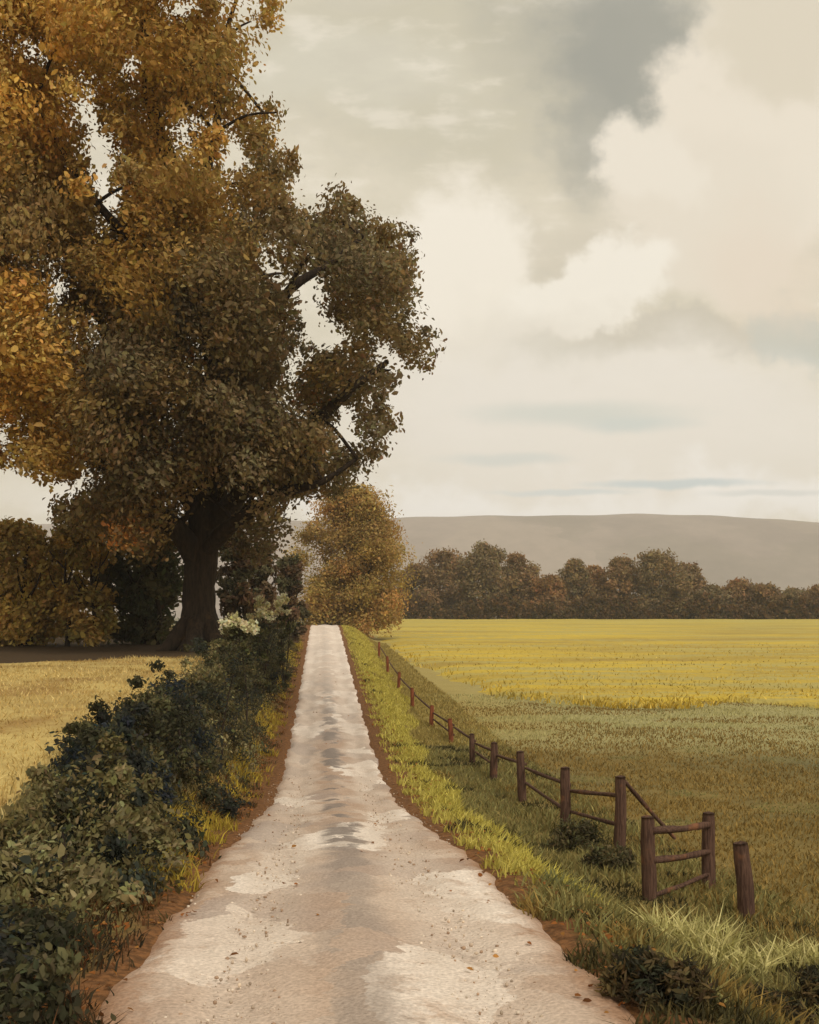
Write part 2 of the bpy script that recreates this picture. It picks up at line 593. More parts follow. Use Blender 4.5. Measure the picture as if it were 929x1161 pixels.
# long far ridge
hx = np.linspace(-4200, 4200, 260)
hv = np.linspace(0, 1, 40)
HX, HV = np.meshgrid(hx, hv)
ridge = smooth_interp([(-4200, 170), (-1500, 195), (-600, 200), (0, 214), (330, 219), (520, 223), (640, 219), (960, 204), (1500, 180), (4200, 140)])(HX * 1.0)
ridge = ridge + 1.5 * np.sin(HX * 0.011) + 1.0 * np.sin(HX * 0.037 + 1)
HY = 1750 + HV * 1500
prof = sstep(0, 0.5, HV) * sstep(1.15, 0.5, HV)
HZ = EYE - 25 + (ridge + 25) * prof + 6 * np.sin(HX * 0.009 + HY * 0.011) * prof * (1 - prof) * 4
grid('hills', HX, HY, HZ, M['hill'])


# ------------------------------------------------------------------ trees
def pal(cols, k):
    return np.array([lin(c, k) for c in cols])


def bushy_tree(name, label, cat, px, depth, base_py, top_py, half_w, cols, k, per, size, n_clump, group=None, trunk_r=0.3, low=0.12,
               hexa=False, depth_r=0.8, shape=1.0, sky=0.0, stems=1):
    """an uneven crown of leaf clumps over a tapered trunk with limbs"""
    x = gx(px, depth)
    zg = float(T(x, depth))
    top = EYE + (CY - top_py) / F * depth
    H = top - zg
    R = half_w / F * depth
    t = empty(name, (x, depth, zg), label, cat, group)
    cs, rs = [], []
    for i in range(n_clump):
        for _ in range(30):
            h = random.random()
            prof_r = math.sin(math.pi * min(1, (h * 0.86 + 0.12))) ** 0.6 * (1 - 0.25 * h * shape)
            a = random.uniform(0, 2 * math.pi)
            r = math.sqrt(random.random()) * prof_r * (1 + 0.18 * math.sin(3 * a + px) + 0.12 * math.sin(5 * a + h * 7))
            if r < 1.05:
                break
        cs.append((x + R * r * 0.86 * math.cos(a), depth + R * depth_r * r * 0.86 * math.sin(a), zg + H * (low + (0.94 - low) * h)))
        rs.append(max(0.35, R * random.uniform(0.2, 0.34)))
    cs = np.array(cs)
    rs = np.array(rs)
    rs = np.minimum(rs, 0.9 * (top - cs[:, 2]) + 0.25 * rs)
    ti = pal(cols, k)[RNG.integers(0, len(cols), n_clump)] * RNG.uniform(0.85, 1.15, (n_clump, 1))
    V, Fc, tt = clump_leaves(cs, rs, ti, per, size, hexa=hexa)
    mesh_obj('crown', V, [Fc], M['leaf'], t, tint=tt)
    tb = Tubes()
    for s in range(stems):
        o = Vector((random.uniform(-1, 1), random.uniform(-1, 1), 0)) * (0.0 if stems == 1 else R * 0.35)
        b = Vector((x, depth, zg - 0.2)) + o
        tb.add([b, b + Vector((0.05 * R, 0, H * 0.22)), b + Vector((-0.04 * R, 0.05, H * 0.5)), b + Vector((0.06 * R, 0, H * 0.85))],
               [trunk_r * 1.35, trunk_r, trunk_r * 0.6, trunk_r * 0.12], 8)
        for j in range(5):
            a = j * 1.9 + px
            h0 = H * random.uniform(0.25, 0.55)
            tb.add([b + Vector((0, 0, h0)), b + Vector((math.cos(a) * R * 0.35, math.sin(a) * R * 0.35, h0 + H * 0.12)),
                    b + Vector((math.cos(a) * R * 0.5, math.sin(a) * R * 0.45, h0 + H * 0.24))], [trunk_r * 0.42, trunk_r * 0.28, trunk_r * 0.06], 6, steps=3)
    tb.build('trunk', M['bark'], t)
    return t


# --- the great tree beside the lane
D0 = 45.0
oak_base = on_ground(226, D0)
oak = empty('old_tree', oak_base, 'huge spreading amber and dark olive tree with a thick dark trunk beside the lane', 'tree')
SIL = [(-260, 60), (-210, -190), (-40, -330), (140, -330), (270, -220), (330, -90), (328, 10), (305, 62), (268, 92), (276, 108), (318, 104), (334, 150), (348, 196),
       (384, 200), (412, 228), (440, 248), (484, 246), (476, 290), (468, 322), (490, 352), (500, 396), (492, 424), (462, 440), (470, 474),
       (440, 518), (420, 545), (380, 572), (340, 600), (312, 640), (285, 652), (255, 630), (205, 632), (170, 650), (120, 620), (112, 618), (56, 612), (60, 546), (0, 546), (-70, 540), (-180, 420), (-250, 240)]
GAPS = [(62, 330, 7, 12), (205, 150, 6, 9), (330, 420, 7, 10), (300, 300, 6, 11), (150, 70, 7, 10), (40, 60, 8, 6), (440, 400, 8, 7), (349, 216, 17, 20), (114, 172, 15, 20), (98, 128, 9, 11), (122, 226, 13, 18), (354, 338, 12, 30), (374, 382, 20, 9), (460, 456, 18, 16), (392, 482, 9, 20),
        (266, 178, 12, 14), (340, 585, 13, 16), (0, 494, 5, 12), (94, 541, 6, 7), (22, 580, 24, 28), (272, 4, 20, 5), (210, 8, 12, 8), (328, 150, 10, 12)]
AMBER = [(176, 124, 48), (160, 112, 44), (184, 138, 62), (150, 112, 52)]
OLIVE = [(122, 98, 50), (108, 92, 52), (130, 96, 48), (104, 82, 46)]
DARK = [(82, 74, 52), (70, 68, 54), (88, 72, 48), (64, 60, 48)]
RUST = [(150, 84, 40), (132, 76, 40)]
cs, rs, ti = [], [], []
tries = 0
while len(cs) < 1750 and tries < 260000:
    tries += 1
    px, py = random.uniform(-265, 505), random.uniform(-335, 655)
    # crown depth is roughly half its width, thickest round the trunk line
    cxm, hw = 150, 330
    e = max(0.0, 1 - ((px - cxm) / (hw * 1.15)) ** 2) * max(0.0, 1 - ((py - 160) / 560.0) ** 2)
    dz = random.uniform(-1, 1) * (2.2 + 8.3 * math.sqrt(e))
    dep = D0 + dz
    ang = np.linspace(0, 6.283, 12)
    r_px = 0
    for rr in (random.uniform(34, 46), 30, 24, 18, 13):
        if not in_poly(px + rr * .84 * np.cos(ang), py + rr * .84 * np.sin(ang), SIL).all():
            continue
        if any(((px - a_) / (c_ + rr * .84)) ** 2 + ((py - b_) / (d_ + rr * .84)) ** 2 < 1 for a_, b_, c_, d_ in GAPS):
            continue
        r_px = rr
        break
    if not r_px:
        continue
    if dz < 1.5 and 180 < px < 292 and py > 520 + abs(px - 235) * .8:      # the fork of the trunk stays open to the lane
        continue
    p = at(px, dep, py)
    cs.append(tuple(p))
    rs.append(r_px / F * dep)
    # sunlight on upper boughs and shade lower down painted into the autumn leaf colour
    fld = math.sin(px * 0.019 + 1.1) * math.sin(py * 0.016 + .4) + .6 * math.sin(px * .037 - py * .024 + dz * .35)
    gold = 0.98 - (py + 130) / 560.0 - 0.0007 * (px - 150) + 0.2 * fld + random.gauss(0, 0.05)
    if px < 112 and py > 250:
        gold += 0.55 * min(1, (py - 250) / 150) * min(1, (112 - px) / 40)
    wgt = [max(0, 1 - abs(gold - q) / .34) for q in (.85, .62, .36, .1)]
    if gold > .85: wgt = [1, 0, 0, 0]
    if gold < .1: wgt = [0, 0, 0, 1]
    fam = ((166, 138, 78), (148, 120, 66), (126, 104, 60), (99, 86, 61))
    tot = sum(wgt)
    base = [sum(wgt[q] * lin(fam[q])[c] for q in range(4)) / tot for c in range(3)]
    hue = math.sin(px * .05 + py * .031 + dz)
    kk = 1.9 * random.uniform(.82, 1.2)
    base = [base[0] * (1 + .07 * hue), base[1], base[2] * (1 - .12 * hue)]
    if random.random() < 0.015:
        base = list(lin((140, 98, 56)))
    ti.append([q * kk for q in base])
cs = np.array(cs); rs = np.array(rs); ti = np.array(ti)
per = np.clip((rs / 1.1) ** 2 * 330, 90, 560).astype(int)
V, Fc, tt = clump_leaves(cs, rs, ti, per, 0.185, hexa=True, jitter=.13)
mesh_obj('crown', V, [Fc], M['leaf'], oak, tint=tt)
b0 = oak_base
tr = Tubes()
tr.add([b0 + Vector((0.0, 0, -0.5)), b0 + Vector((0.05, 0, 0.35)), b0 + Vector((0.0, 0, 1.8)), at(226, D0, 650), at(232, D0, 610), at(242, D0 + .3, 540), at(246, D0 + .2, 450),
        at(236, D0, 340), at(205, D0 - .4, 220), at(172, D0 - .6, 120), at(166, D0 - .5, 10), at(160, D0, -120)],
       [1.25, 0.92, 0.7, 0.66, 0.7, 0.62, 0.5, 0.42, 0.34, 0.28, 0.2, 0.08], 14, 0.07)
for a in (0.3, 1.5, 2.6, 3.6, 4.7, 5.6):      # root flare
    v = Vector((math.cos(a), math.sin(a), 0))
    tr.add([b0 + v * 0.4 + Vector((0, 0, 1.3)), b0 + v * 1.05 + Vector((0, 0, 0.35)), b0 + v * 1.9 + Vector((0, 0, -0.25))], [0.4, 0.36, 0.12], 8)
tr.build('trunk', M['bark'], oak)
LIMBS = [([(226, 640, 0), (200, 600, -1), (160, 566, -2.2), (128, 530, -3), (88, 470, -3.5)], .55),
         ([(232, 612, 0), (212, 560, .8), (168, 480, 1.2), (120, 380, 1.6), (80, 250, 2)], .48),
         ([(236, 600, 0), (272, 560, -1), (330, 505, -2.5), (400, 440, -3), (440, 410, -3)], .48),
         ([(230, 628, 0), (268, 592, -2), (320, 560, -3), (365, 546, -4), (405, 520, -4)], .36),
         ([(244, 520, 0), (280, 440, -1), (320, 340, -2), (372, 300, -2), (412, 268, -2)], .36),
         ([(240, 560, 0), (262, 470, 2), (280, 330, 3), (292, 220, 3), (300, 130, 3)], .36),
         ([(238, 360, 0), (180, 300, -2), (110, 230, -3.5), (40, 120, -4)], .3),
         ([(215, 250, 0), (245, 150, -1), (250, 60, -1), (290, -60, -1)], .24)]
for pts, r in LIMBS:
    lb = Tubes()
    lb.add([at(p[0], D0 + p[2], p[1]) for p in pts], [r * (1 - 0.82 * i / (len(pts) - 1)) for i in range(len(pts))], 9)
    for i in range(1, len(pts)):               # side boughs
        for s in (-1, 1):
            p = pts[i]
            q = at(p[0], D0 + p[2], p[1])
            e = q + Vector((s * random.uniform(1.2, 2.6), random.uniform(-2, 2), random.uniform(.6, 2.2)))
            ex, ey = CX + e.x / e.y * F, CY - (e.z - EYE) / e.y * F
            if not in_poly(np.array([ex - 12, ex + 12, ex]), np.array([ey, ey, ey - 14]), SIL).all() or any(((ex - a_) / (c_ + 8)) ** 2 + ((ey - b_) / (d_ + 8)) ** 2 < 1 for a_, b_, c_, d_ in GAPS):
                continue
            lb.add([q, q.lerp(e, 0.5) + Vector((0, 0, .3)), e], [r * .38 * (1 - .6 * i / len(pts)), r * .22, 0.03], 6, steps=3)
    lb.build('limb', M['bark'], oak)

# --- trees and shrubs round it
bushy_tree('golden_tree', 'low golden leafed bushy tree at the edge of the pasture, behind the pale straw grass', 'tree', 18, 50, 742, 592, 84,
           [(148, 126, 72), (138, 118, 70), (126, 108, 66), (124, 108, 68)], 2.5, 260, 0.23, 90, trunk_r=.22, low=.06, hexa=True, stems=2)
bushy_tree('dark_shrub', 'dense bottle green shrub just beside the thick trunk of the great tree', 'shrub', 160, 52, 735, 566, 64,
           [(84, 86, 64), (94, 90, 64), (76, 80, 62)], 1.5, 220, 0.26, 64, trunk_r=.12, low=.03, hexa=True, stems=3)
bushy_tree('olive_shrub', 'rounded olive brown shrub between the golden tree and the bottle green one', 'shrub', 92, 49, 740, 566, 50,
           [(132, 114, 66), (116, 102, 62), (138, 116, 68)], 2.2, 220, 0.24, 50, trunk_r=.1, low=.02, hexa=True, stems=3)
for (px, dep, top, hw, lb) in ((268, 66, 600, 34, 'dark brown tree in the shade behind the great trunk, nearest to it'),
                               (300, 74, 612, 30, 'dark brown slim tree in the shade, second behind the great trunk'),
                               (328, 84, 628, 26, 'dark brown low tree at the lane side beside the round golden brown tree')):
    bushy_tree('shaded_tree', lb, 'tree', px, dep, 700, top, hw, [(100, 80, 60), (88, 74, 58), (82, 78, 58)], 1.5, 200, 0.3, 50, group='dark trees along the lane',
               trunk_r=.26, low=.06)
bushy_tree('round_tree', 'round golden brown tree standing where the lane ends', 'tree', 400, 128, 702, 550, 74,
           [(146, 126, 74), (138, 118, 70), (136, 114, 70), (148, 116, 70)], 1.65, 620, 0.3, 150, trunk_r=.4, low=.0, hexa=False, shape=.5)

# --- tree line across the far side of the crop
LINE = [(470, 243, 640, 24, 0, 'leftmost broad dark tree of the far line, half behind the golden brown tree'),
        (508, 246, 622, 30, 0, 'wide dark olive tree with a flat top near the start of the far line'),
        (548, 240, 614, 27, 1, 'tall dark olive tree, highest of the first clump in the far line'),
        (588, 244, 628, 26, 0, 'brownish tree closing the first tall clump of the far line'),
        (622, 238, 652, 20, 2, 'low russet tree in the dip between the two tall clumps'),
        (652, 240, 634, 19, 1, 'narrow upright tree just before the second tall clump'),
        (674, 244, 642, 18, 2, 'narrow russet tree between two darker ones in the far line'),
        (706, 242, 632, 24, 0, 'rounded dark tree opening the second tall clump'),
        (746, 238, 624, 30, 1, 'broadest dark tree, the top of the second tall clump'),
        (778, 246, 638, 20, 0, 'small dark tree leaning on the second tall clump'),
        (806, 240, 664, 18, 1, 'low dark bushy tree after the second tall clump'),
        (836, 242, 656, 20, 2, 'rusty orange tree low in the far line'),
        (866, 238, 662, 20, 0, 'low brown tree next after the rusty orange one'),
        (898, 244, 668, 21, 1, 'low dark green tree second from the end of the far line'),
        (934, 240, 664, 22, 0, 'dark brown tree cut off by the frame at the end of the far line')]
LC = [[(116, 92, 64), (108, 90, 64), (102, 84, 60)], [(106, 92, 66), (100, 88, 66), (112, 94, 66)], [(124, 94, 64), (116, 92, 62), (110, 88, 62)]]
for (px, dep, top, hw, c, lb) in LINE:
    bushy_tree('field_tree', lb, 'tree', px, dep, 702, top, hw * 1.5, LC[c], 1.8, 190, 0.6, 85, group='trees across the far side of the crop', trunk_r=.3, low=.0, shape=.6)


# --- low dark hedge below the tree line
def hedge(name, label, pts, tints, k, per, size, hexa, n):
    """pts: function s in 0..1 -> (x, y, z ground, half width, height)"""
    c, r, ti = [], [], []
    for i in range(n):
        s = random.random()
        x, y, z, w, h = pts(s)
        q = random.random() ** 0.7
        c.append((x + random.uniform(-w, w) * (1 - 0.35 * q), y + random.uniform(-.4, .4), z + h * (0.06 + .84 * q)))
        r.append(random.uniform(.3, .52) * min(w * 1.1, h * .55))
        ti.append(lin(random.choice(tints), k * random.uniform(.85, 1.15)))
    V, Fc, tt = clump_leaves(c, r, ti, per, size, hexa=hexa)
    return V, Fc, tt


def far_pts(s):
    px = 425 + s * 560
    dep = 232
    x = gx(px, dep)
    return x, dep, float(T(x, dep)), 1.4, 4.2 + 1.3 * math.sin(s * 31) + .8 * math.sin(s * 77)


fh = empty('field_hedge', on_ground(640, 232), 'low dark hedge running along the foot of the far tree line', 'hedge')
V, Fc, tt = hedge('field_hedge', '', far_pts, [(92, 74, 52), (104, 80, 54), (82, 70, 50)], 1.3, 70, .6, False, 900)
mesh_obj('foliage', V, [Fc], M['leaf'], fh, tint=tt)
for i in range(24):
    x, y, z, w, h = far_pts((i + .5) / 24)
    Tubes().add([(x, y, z - .1), (x + .1, y, z + h * .4), (x - .1, y, z + h * .8)], [.12, .09, .03], 5, steps=2).build('stem', M['bark'], fh)

# --- roadside hedge on the bank beside the lane
TOPH = smooth_interp([(0, -2.75), (7, -3.0), (10.5, -2.88), (14.5, -2.12), (20, -1.8), (30, -1.5), (45, -1.35), (60, -1.3), (84, -1.2), (112, -1.3)])


def lane_pts(s):
    y = 4.0 + 104 * s ** 1.9
    dl = -3.55 - 0.25 * math.sin(y * .8)
    x = float(road_x(y)) + dl
    z0 = float(P(y)) + EYE
    zt = float(TOPH(y)) + EYE + .07 * math.sin(y * 1.7) + .05 * math.sin(y * 3.9)
    return x, y, z0, 1.05, max(.3, zt - z0)


lh = empty('roadside_hedge', (float(road_x(12)) - 3.4, 12, float(T(road_x(12) - 3.4, 12))),
           'long thick blue green to near black hedge lining the lane beside the straw pasture', 'hedge')
HT = [(50, 56, 60), (58, 60, 54), (70, 70, 54), (92, 88, 62), (74, 72, 54), (60, 64, 56), (106, 98, 66), (134, 126, 90)]
c, r, ti, pr, sz = [], [], [], [], []


def vn1(x, y, z):
    return .7 * math.sin(y * 1.3 + x * .9) * math.cos(z * 2.1 + y * .6) + .5 * math.sin(y * .47 + z * 1.4)


for i in range(2300):
    s = random.random()
    x, y, z, w, h = lane_pts(s)
    q = random.random() ** .95
    side = random.uniform(-w, w * 1.25) * (1.0 - .4 * q)
    # the road face slopes back with the bank
    xx = x + side + (-.5 * q if side > 0 else 0)
    c.append((xx, y + random.uniform(-.3, .3), z + .1 + (h - .1) * q * .96))
    if i % 14 == 0:
        c[-1] = (c[-1][0], c[-1][1], z + h * random.uniform(1.0, 1.12) + .08)
        r.append(random.uniform(.1, .2))
    else:
        r.append(random.uniform(.16, .34) * (1 + .012 * y))
    hq = vn1(x, y, z) + random.gauss(0, .25)
    ti.append(lin(HT[int(min(.999, max(0, .5 + .5 * hq)) * len(HT))], 1.12 * random.uniform(.75, 1.25)))
    pr.append(190 if y < 22 else 90)
V1, F1, t1 = clump_leaves(c, r, ti, np.array(pr), .08, hexa=True, aspect=.5)
mesh_obj('foliage', V1, [F1], M['leaf'], lh, tint=t1)
for i in range(48):
    x, y, z, w, h = lane_pts((i + .5) / 48)
    x += random.uniform(-.4, .4)
    Tubes().add([(x, y, z - .15), (x + random.uniform(-.2, .2), y, z + h * .5), (x + random.uniform(-.3, .3), y + .2, z + h * .95)], [.05, .035, .01], 5, steps=2).build('stem', M['bark'], lh)


def small_plant(name, label, cat, base, n_cl, rad, hgt, cols, k, per, size, group=None, flower=None, aspect=.4, stems=6):
    t = empty(name, base, label, cat, group)
    c, r, ti = [], [], []
    for i in range(n_cl):
        a = random.uniform(0, 6.283)
        q = math.sqrt(random.random())
        h = random.random()
        c.append((base.x + rad * q * math.cos(a) * (1 - .4 * h), base.y + rad * q * math.sin(a) * (1 - .4 * h), base.z + hgt * (.08 + .85 * h)))
        r.append(rad * random.uniform(.24, .4))
        ti.append(lin(random.choice(cols), k))
    V, Fc, tt = clump_leaves(c, r, ti, per, size, hexa=True, aspect=aspect)
    mesh_obj('foliage', V, [Fc], M['leaf'], t, tint=tt)
    st = Tubes()
    for i in range(stems):
        a = i * 6.283 / stems + random.random()
        st.add([base + Vector((0, 0, -.1)), base + Vector((math.cos(a) * rad * .4, math.sin(a) * rad * .4, hgt * .4)),
                base + Vector((math.cos(a) * rad * .7, math.sin(a) * rad * .7, hgt * .8))], [.03, .02, .006], 5, steps=2)
    st.build('stem', M['bark'], t)
    if flower:
        c = [(base.x + rad * .8 * math.cos(a) * q, base.y + rad * .8 * math.sin(a) * q, base.z + hgt * (.8 + .3 * math.sqrt(max(0, 1 - q * q)) * random.uniform(.5, 1)))
             for a, q in [(random.uniform(0, 6.283), math.sqrt(random.random())) for _ in range(16)]]
        V, Fc, tt = clump_leaves(c, np.full(16, rad * .28), np.array([lin(random.choice(flower), 1.0) for _ in c]), 40, size * .7, hexa=True, aspect=.8)
        mesh_obj('blossom', V, [Fc], M['leaf'], t, tint=tt)
    return t


FLW = [(222, 214, 172), (208, 200, 150), (228, 222, 190)]
for (px, dep, top, rad, lb) in ((270, 39, 704, .85, 'cream flowering shrub rising from the hedge beside the great trunk'),
                                (296, 46, 688, .62, 'cream flowering shrub in the hedge, middle of the three'),
                                (322, 56, 682, .6, 'small cream flowering shrub in the hedge nearest the end of the lane')):
    x = gx(px, dep)
    z = float(T(x, dep))
    ztop = EYE + (CY - top) / F * dep
    small_plant('flowering_shrub', lb, 'shrub', Vector((x, dep, z)), 26, rad, max(1.0, ztop - z), [(86, 84, 54), (70, 70, 50)], 1.3, 70, .16,
                'cream flowering shrubs in the lane hedge', FLW)


# ------------------------------------------------------------------ fence, hurdle, lone post
def post_mesh(base, h, r, lean=(0, 0), name='post', parent=None, mat='post'):
    tb = Tubes()
    t = base + Vector((lean[0], lean[1], h))
    tb.add([base + Vector((0, 0, -.3)), base.lerp(t, .35), base.lerp(t, .75), t], [r * 1.05, r, r * .96, r * .86], 8, .05, 4)
    return tb.build(name, M[mat], parent)


def rail_mesh(a, b, r, name='rail', parent=None, sag=.04):
    tb = Tubes()
    mid = a.lerp(b, .5) + Vector((0, 0, -sag))
    tb.add([a, a.lerp(mid, .5), mid, mid.lerp(b, .5), b], [r, r * 1.1, r, r * 1.08, r * .85], 7, .12, 3)
    return tb.build(name, M['post'], parent)


def solve_depth(px, py):
    """distance at which the ground beyond the lane shows at this photo pixel"""
    ds = np.linspace(8, 110, 3000)
    e = T(gx(px, ds), ds) - (EYE + (CY - py) / F * ds)
    i = np.where(np.diff(np.sign(e)) != 0)[0]
    return float(ds[i[0]]) if len(i) else 40.0


POSTS = [(703, 966, 880), (641, 948, 870), (592, 908, 852), (560, 884, 842), (536, 864, 832), (512, 843, 815), (489, 824, 800), (468, 802, 780), (452, 782, 762), (440, 764, 744), (430, 745, 728)]
fe_pts = []
for (px, by, ty) in POSTS:
    dep = solve_depth(px, by)
    b = on_ground(px, dep)
    h = EYE + (CY - ty) / F * dep - b.z
    fe_pts.append((b, h))
print('fence', [(round(b.x, 2), round(b.y, 1), round(h, 2)) for b, h in fe_pts])
fence = empty('field_fence', fe_pts[0][0], 'rickety brown post and rail fence curving away beside the lane verge', 'fence')
for i, (b, h) in enumerate(fe_pts):
    post_mesh(b, h, .115 if i < 4 else .1, (random.uniform(-.06, .06), random.uniform(-.05, .05)), 'post', fence, 'post' if i < 5 else 'red_post')
for i in range(len(fe_pts) - 1):
    (a, ha), (b, hb) = fe_pts[i], fe_pts[i + 1]
    off = Vector((.1, .02, 0))
    rail_mesh(a + Vector((0, 0, ha * .74)) + off, b + Vector((0, 0, hb * .66)) + off, .042, 'rail', fence, .01)
    if i in (0, 1, 3, 5):
        rail_mesh(a + Vector((0, 0, ha * .34)) + off, b + Vector((0, 0, hb * .36)) + off, .038, 'rail', fence, .005)
# broken rail leaning beyond the last near post
a, ha = fe_pts[0]
rail_mesh(a + Vector((.12, .1, ha * .92)), a + Vector((1.3, .9, ha * .05)), .04, 'rail', fence, .02)

dg = solve_depth(737, 1020)
g1 = on_ground(737, dg)
g2 = on_ground(803, solve_depth(803, 1006))
hg1 = EYE + (CY - 926) / F * g1.y - g1.z
hg2 = EYE + (CY - 922) / F * g2.y - g2.z
hurdle = empty('wooden_hurdle', g1, 'short two rail wooden hurdle between two stout posts in the rough grass', 'hurdle')
post_mesh(g1, hg1, .115, (-.04, 0), 'post', hurdle)
post_mesh(g2, hg2, .11, (.02, .03), 'post', hurdle)
for f1, f2, r in ((.84, .86, .055), (.48, .5, .05), (.06, .2, .035)):
    rail_mesh(g1 + Vector((.03, -.06, hg1 * f1)), g2 + Vector((.0, -.06, hg2 * f2)), r, 'rail', hurdle, .02)
lp = on_ground(848, solve_depth(848, 1040))
hl = EYE + (CY - 956) / F * lp.y - lp.z
lone = post_mesh(lp, hl, .12, (-.1, .02), 'fence_post')
tag(lone, 'lone leaning wooden post standing apart, nearest to the viewer', 'post')


# ------------------------------------------------------------------ low plants by the fence
def ground_at(px, py):
    return on_ground(px, solve_depth(px, py))


for (px, py, rad, h, lb) in ((652, 962, .55, .5, 'dark bramble bush under the second and third near fence posts'),
                             (692, 985, .5, .35, 'low dark bramble bush at the foot of the hurdle')):
    small_plant('bramble_bush', lb, 'bush', ground_at(px, py), 30, rad, h, [(82, 80, 56), (92, 84, 58), (74, 68, 50)], 1.4, 110, .07, 'dark bramble bushes')
for (px, py, rad, h, lb) in ((722, 1128, .3, .34, 'near black leafy weed at the lane edge, upper one of the dark weeds'),
                             (762, 1140, .3, .3, 'near black leafy weed just beyond the lane edge, second from the lane'),
                             (872, 1160, .36, .26, 'low near black leafy weed at the bottom edge below the pale tufts'),
                             (925, 1150, .28, .4, 'upright near black leafy weed in the bottom corner')):
    small_plant('leafy_weed', lb, 'weed', ground_at(px, min(py, 1160)), 30, rad, h, [(66, 62, 48), (80, 70, 50), (60, 60, 48), (96, 82, 54)], 1.3, 80, .075, 'dark leafy weeds', aspect=.24)


def blades(C, H, W, lean, tints, spread=1.0):
    n = len(C)
    a = RNG.uniform(0, 6.283, n)
    w = np.stack([np.cos(a), np.sin(a), np.zeros(n)], 1) * (W * .5)[:, None]
    ld = RNG.normal(size=(n, 3)) * np.array([1, 1, 0]) * spread + np.array(lean)
    m = C + np.array([0, 0, 1]) * (H * .55)[:, None] + ld * (H * .18)[:, None]
    t = C + np.array([0, 0, 1]) * (H * .95)[:, None] + ld * (H * .55)[:, None]
    V = np.stack([C - w, C + w, m + w * .8, m - w * .8, t], 1).reshape(-1, 3)
    i = np.arange(n)[:, None] * 5
    return V, [i + np.array([[0, 1, 2, 3]]), i + np.array([[3, 2, 4]])], np.repeat(tints, 5, 0)


def tuft(px, py, rad, h, n, cols, lb):
    b = ground_at(px, py)
    q = np.sqrt(RNG.uniform(0, 1, n)) * rad
    a = RNG.uniform(0, 6.283, n)
    x, y = b.x + q * np.cos(a), b.y + q * np.sin(a)
    C = np.stack([x, y, T(x, y) - .02], 1)
    Hh = h * RNG.uniform(.6, 1.2, n)
    tn = pal(cols, 1.0)[RNG.integers(0, len(cols), n)] * RNG.uniform(.8, 1.2, (n, 1))
    V, Fs, tt = blades(C, Hh, np.full(n, .03), (0, 0, 0), tn, 1.1)
    t = mesh_obj('grass_tuft', V, Fs, M['grass'], tint=tt)
    return tag(t, lb, 'grass tuft', 'pale grass tufts')


PT = [(204, 194, 136), (190, 182, 122), (172, 166, 106)]
tuft(786, 1080, .55, .42, 420, PT, 'largest pale straw grass tuft, below the hurdle')
tuft(838, 1098, .4, .3, 260, PT, 'flat pale grass tuft in the middle of the pale row')
tuft(903, 1094, .32, .3, 200, PT, 'pale round grass tuft at the outer end of the pale row')
tuft(640, 1012, .35, .25, 160, [(128, 126, 82), (112, 112, 72)], 'grey green grass tuft between the lane edge and the hurdle')


# ------------------------------------------------------------------ ground cover nobody could count
def vnoise(x, y, s, seed=0):
    return (np.sin(x * s + seed) * np.cos(y * s * 1.13 - seed * 2) + .6 * np.sin(x * s * 2.3 + y * s * 1.7 + seed * 3) + .4 * np.cos(y * s * 3.1 - x * s * 1.9 + seed)) / 2


def scatter(name, label_kind, n, dfun, ylo, yhi, ypow, h, w, pick, spread=.9):
    y = ylo + (yhi - ylo) * RNG.uniform(0, 1, n) ** ypow
    d = dfun(y, RNG.uniform(0, 1, n))
    x = road_x(y) + d
    z = T(x, y) - .02
    tn, hs, keep = pick(x, y, d)
    C = np.stack([x, y, z], 1)[keep]
    n = len(C)
    hh = h * hs[keep] * RNG.uniform(.55, 1.3, n)
    ww = w * RNG.uniform(.6, 1.4, n) * (1 + .022 * C[:, 1])
    V, Fs, tt = blades(C, hh, ww, (.1, 0, 0), np.clip(tn[keep], .004, .9), spread)
    o = mesh_obj(name, V, Fs, M['grass'], tint=tt)
    tag(o, kind=label_kind)
    return o


def choose(cols, n, k=1.0, jit=.16):
    return pal(cols, k)[RNG.integers(0, len(cols), n)] * (1 + jit * RNG.normal(size=(n, 1)))


LIME = [(194, 182, 92), (184, 172, 86), (202, 190, 104), (172, 160, 80)]
SAGE = [(140, 134, 86), (126, 122, 78), (150, 136, 84), (118, 108, 66)]
DEEP = [(74, 70, 46), (84, 78, 50), (66, 62, 44)]
BROWN = [(146, 122, 70), (132, 110, 62), (158, 132, 76), (122, 104, 60)]


def pick_verge(x, y, d):
    n = len(x)
    f = vnoise(x, y, 1.1, 1) + .5 * vnoise(x, y, .35, 4)
    lime = (d < 3.2 + .25 * np.sin(y * .7) + 1.2 * sstep(35, 60, y)) & (y > 13.0)
    t = choose(SAGE, n)
    t = np.where((f < -.35)[:, None], choose(DEEP, n), t)
    t = np.where((f > .75)[:, None], choose(BROWN, n), t)
    t = np.where(((y < 11.2) & (f < .35))[:, None], choose(DEEP + [(96, 84, 52)], n), t)
    t = np.where(((y > 40) & (d > 2.9))[:, None], choose([(160, 144, 86), (146, 132, 78), (172, 152, 92)], n), t)
    t = np.where((lime & (f > -.6))[:, None], choose(LIME, n), t)
    hs = np.where(lime, 1.0, .85 + .35 * f)
    bare = (vnoise(x, y, 2.2, 2) + RNG.normal(0, .25, n) > -.35 + 1.6 * (d - 2.0)) & (d < 2.7)
    return t, np.clip(hs, .4, 1.5), ~bare


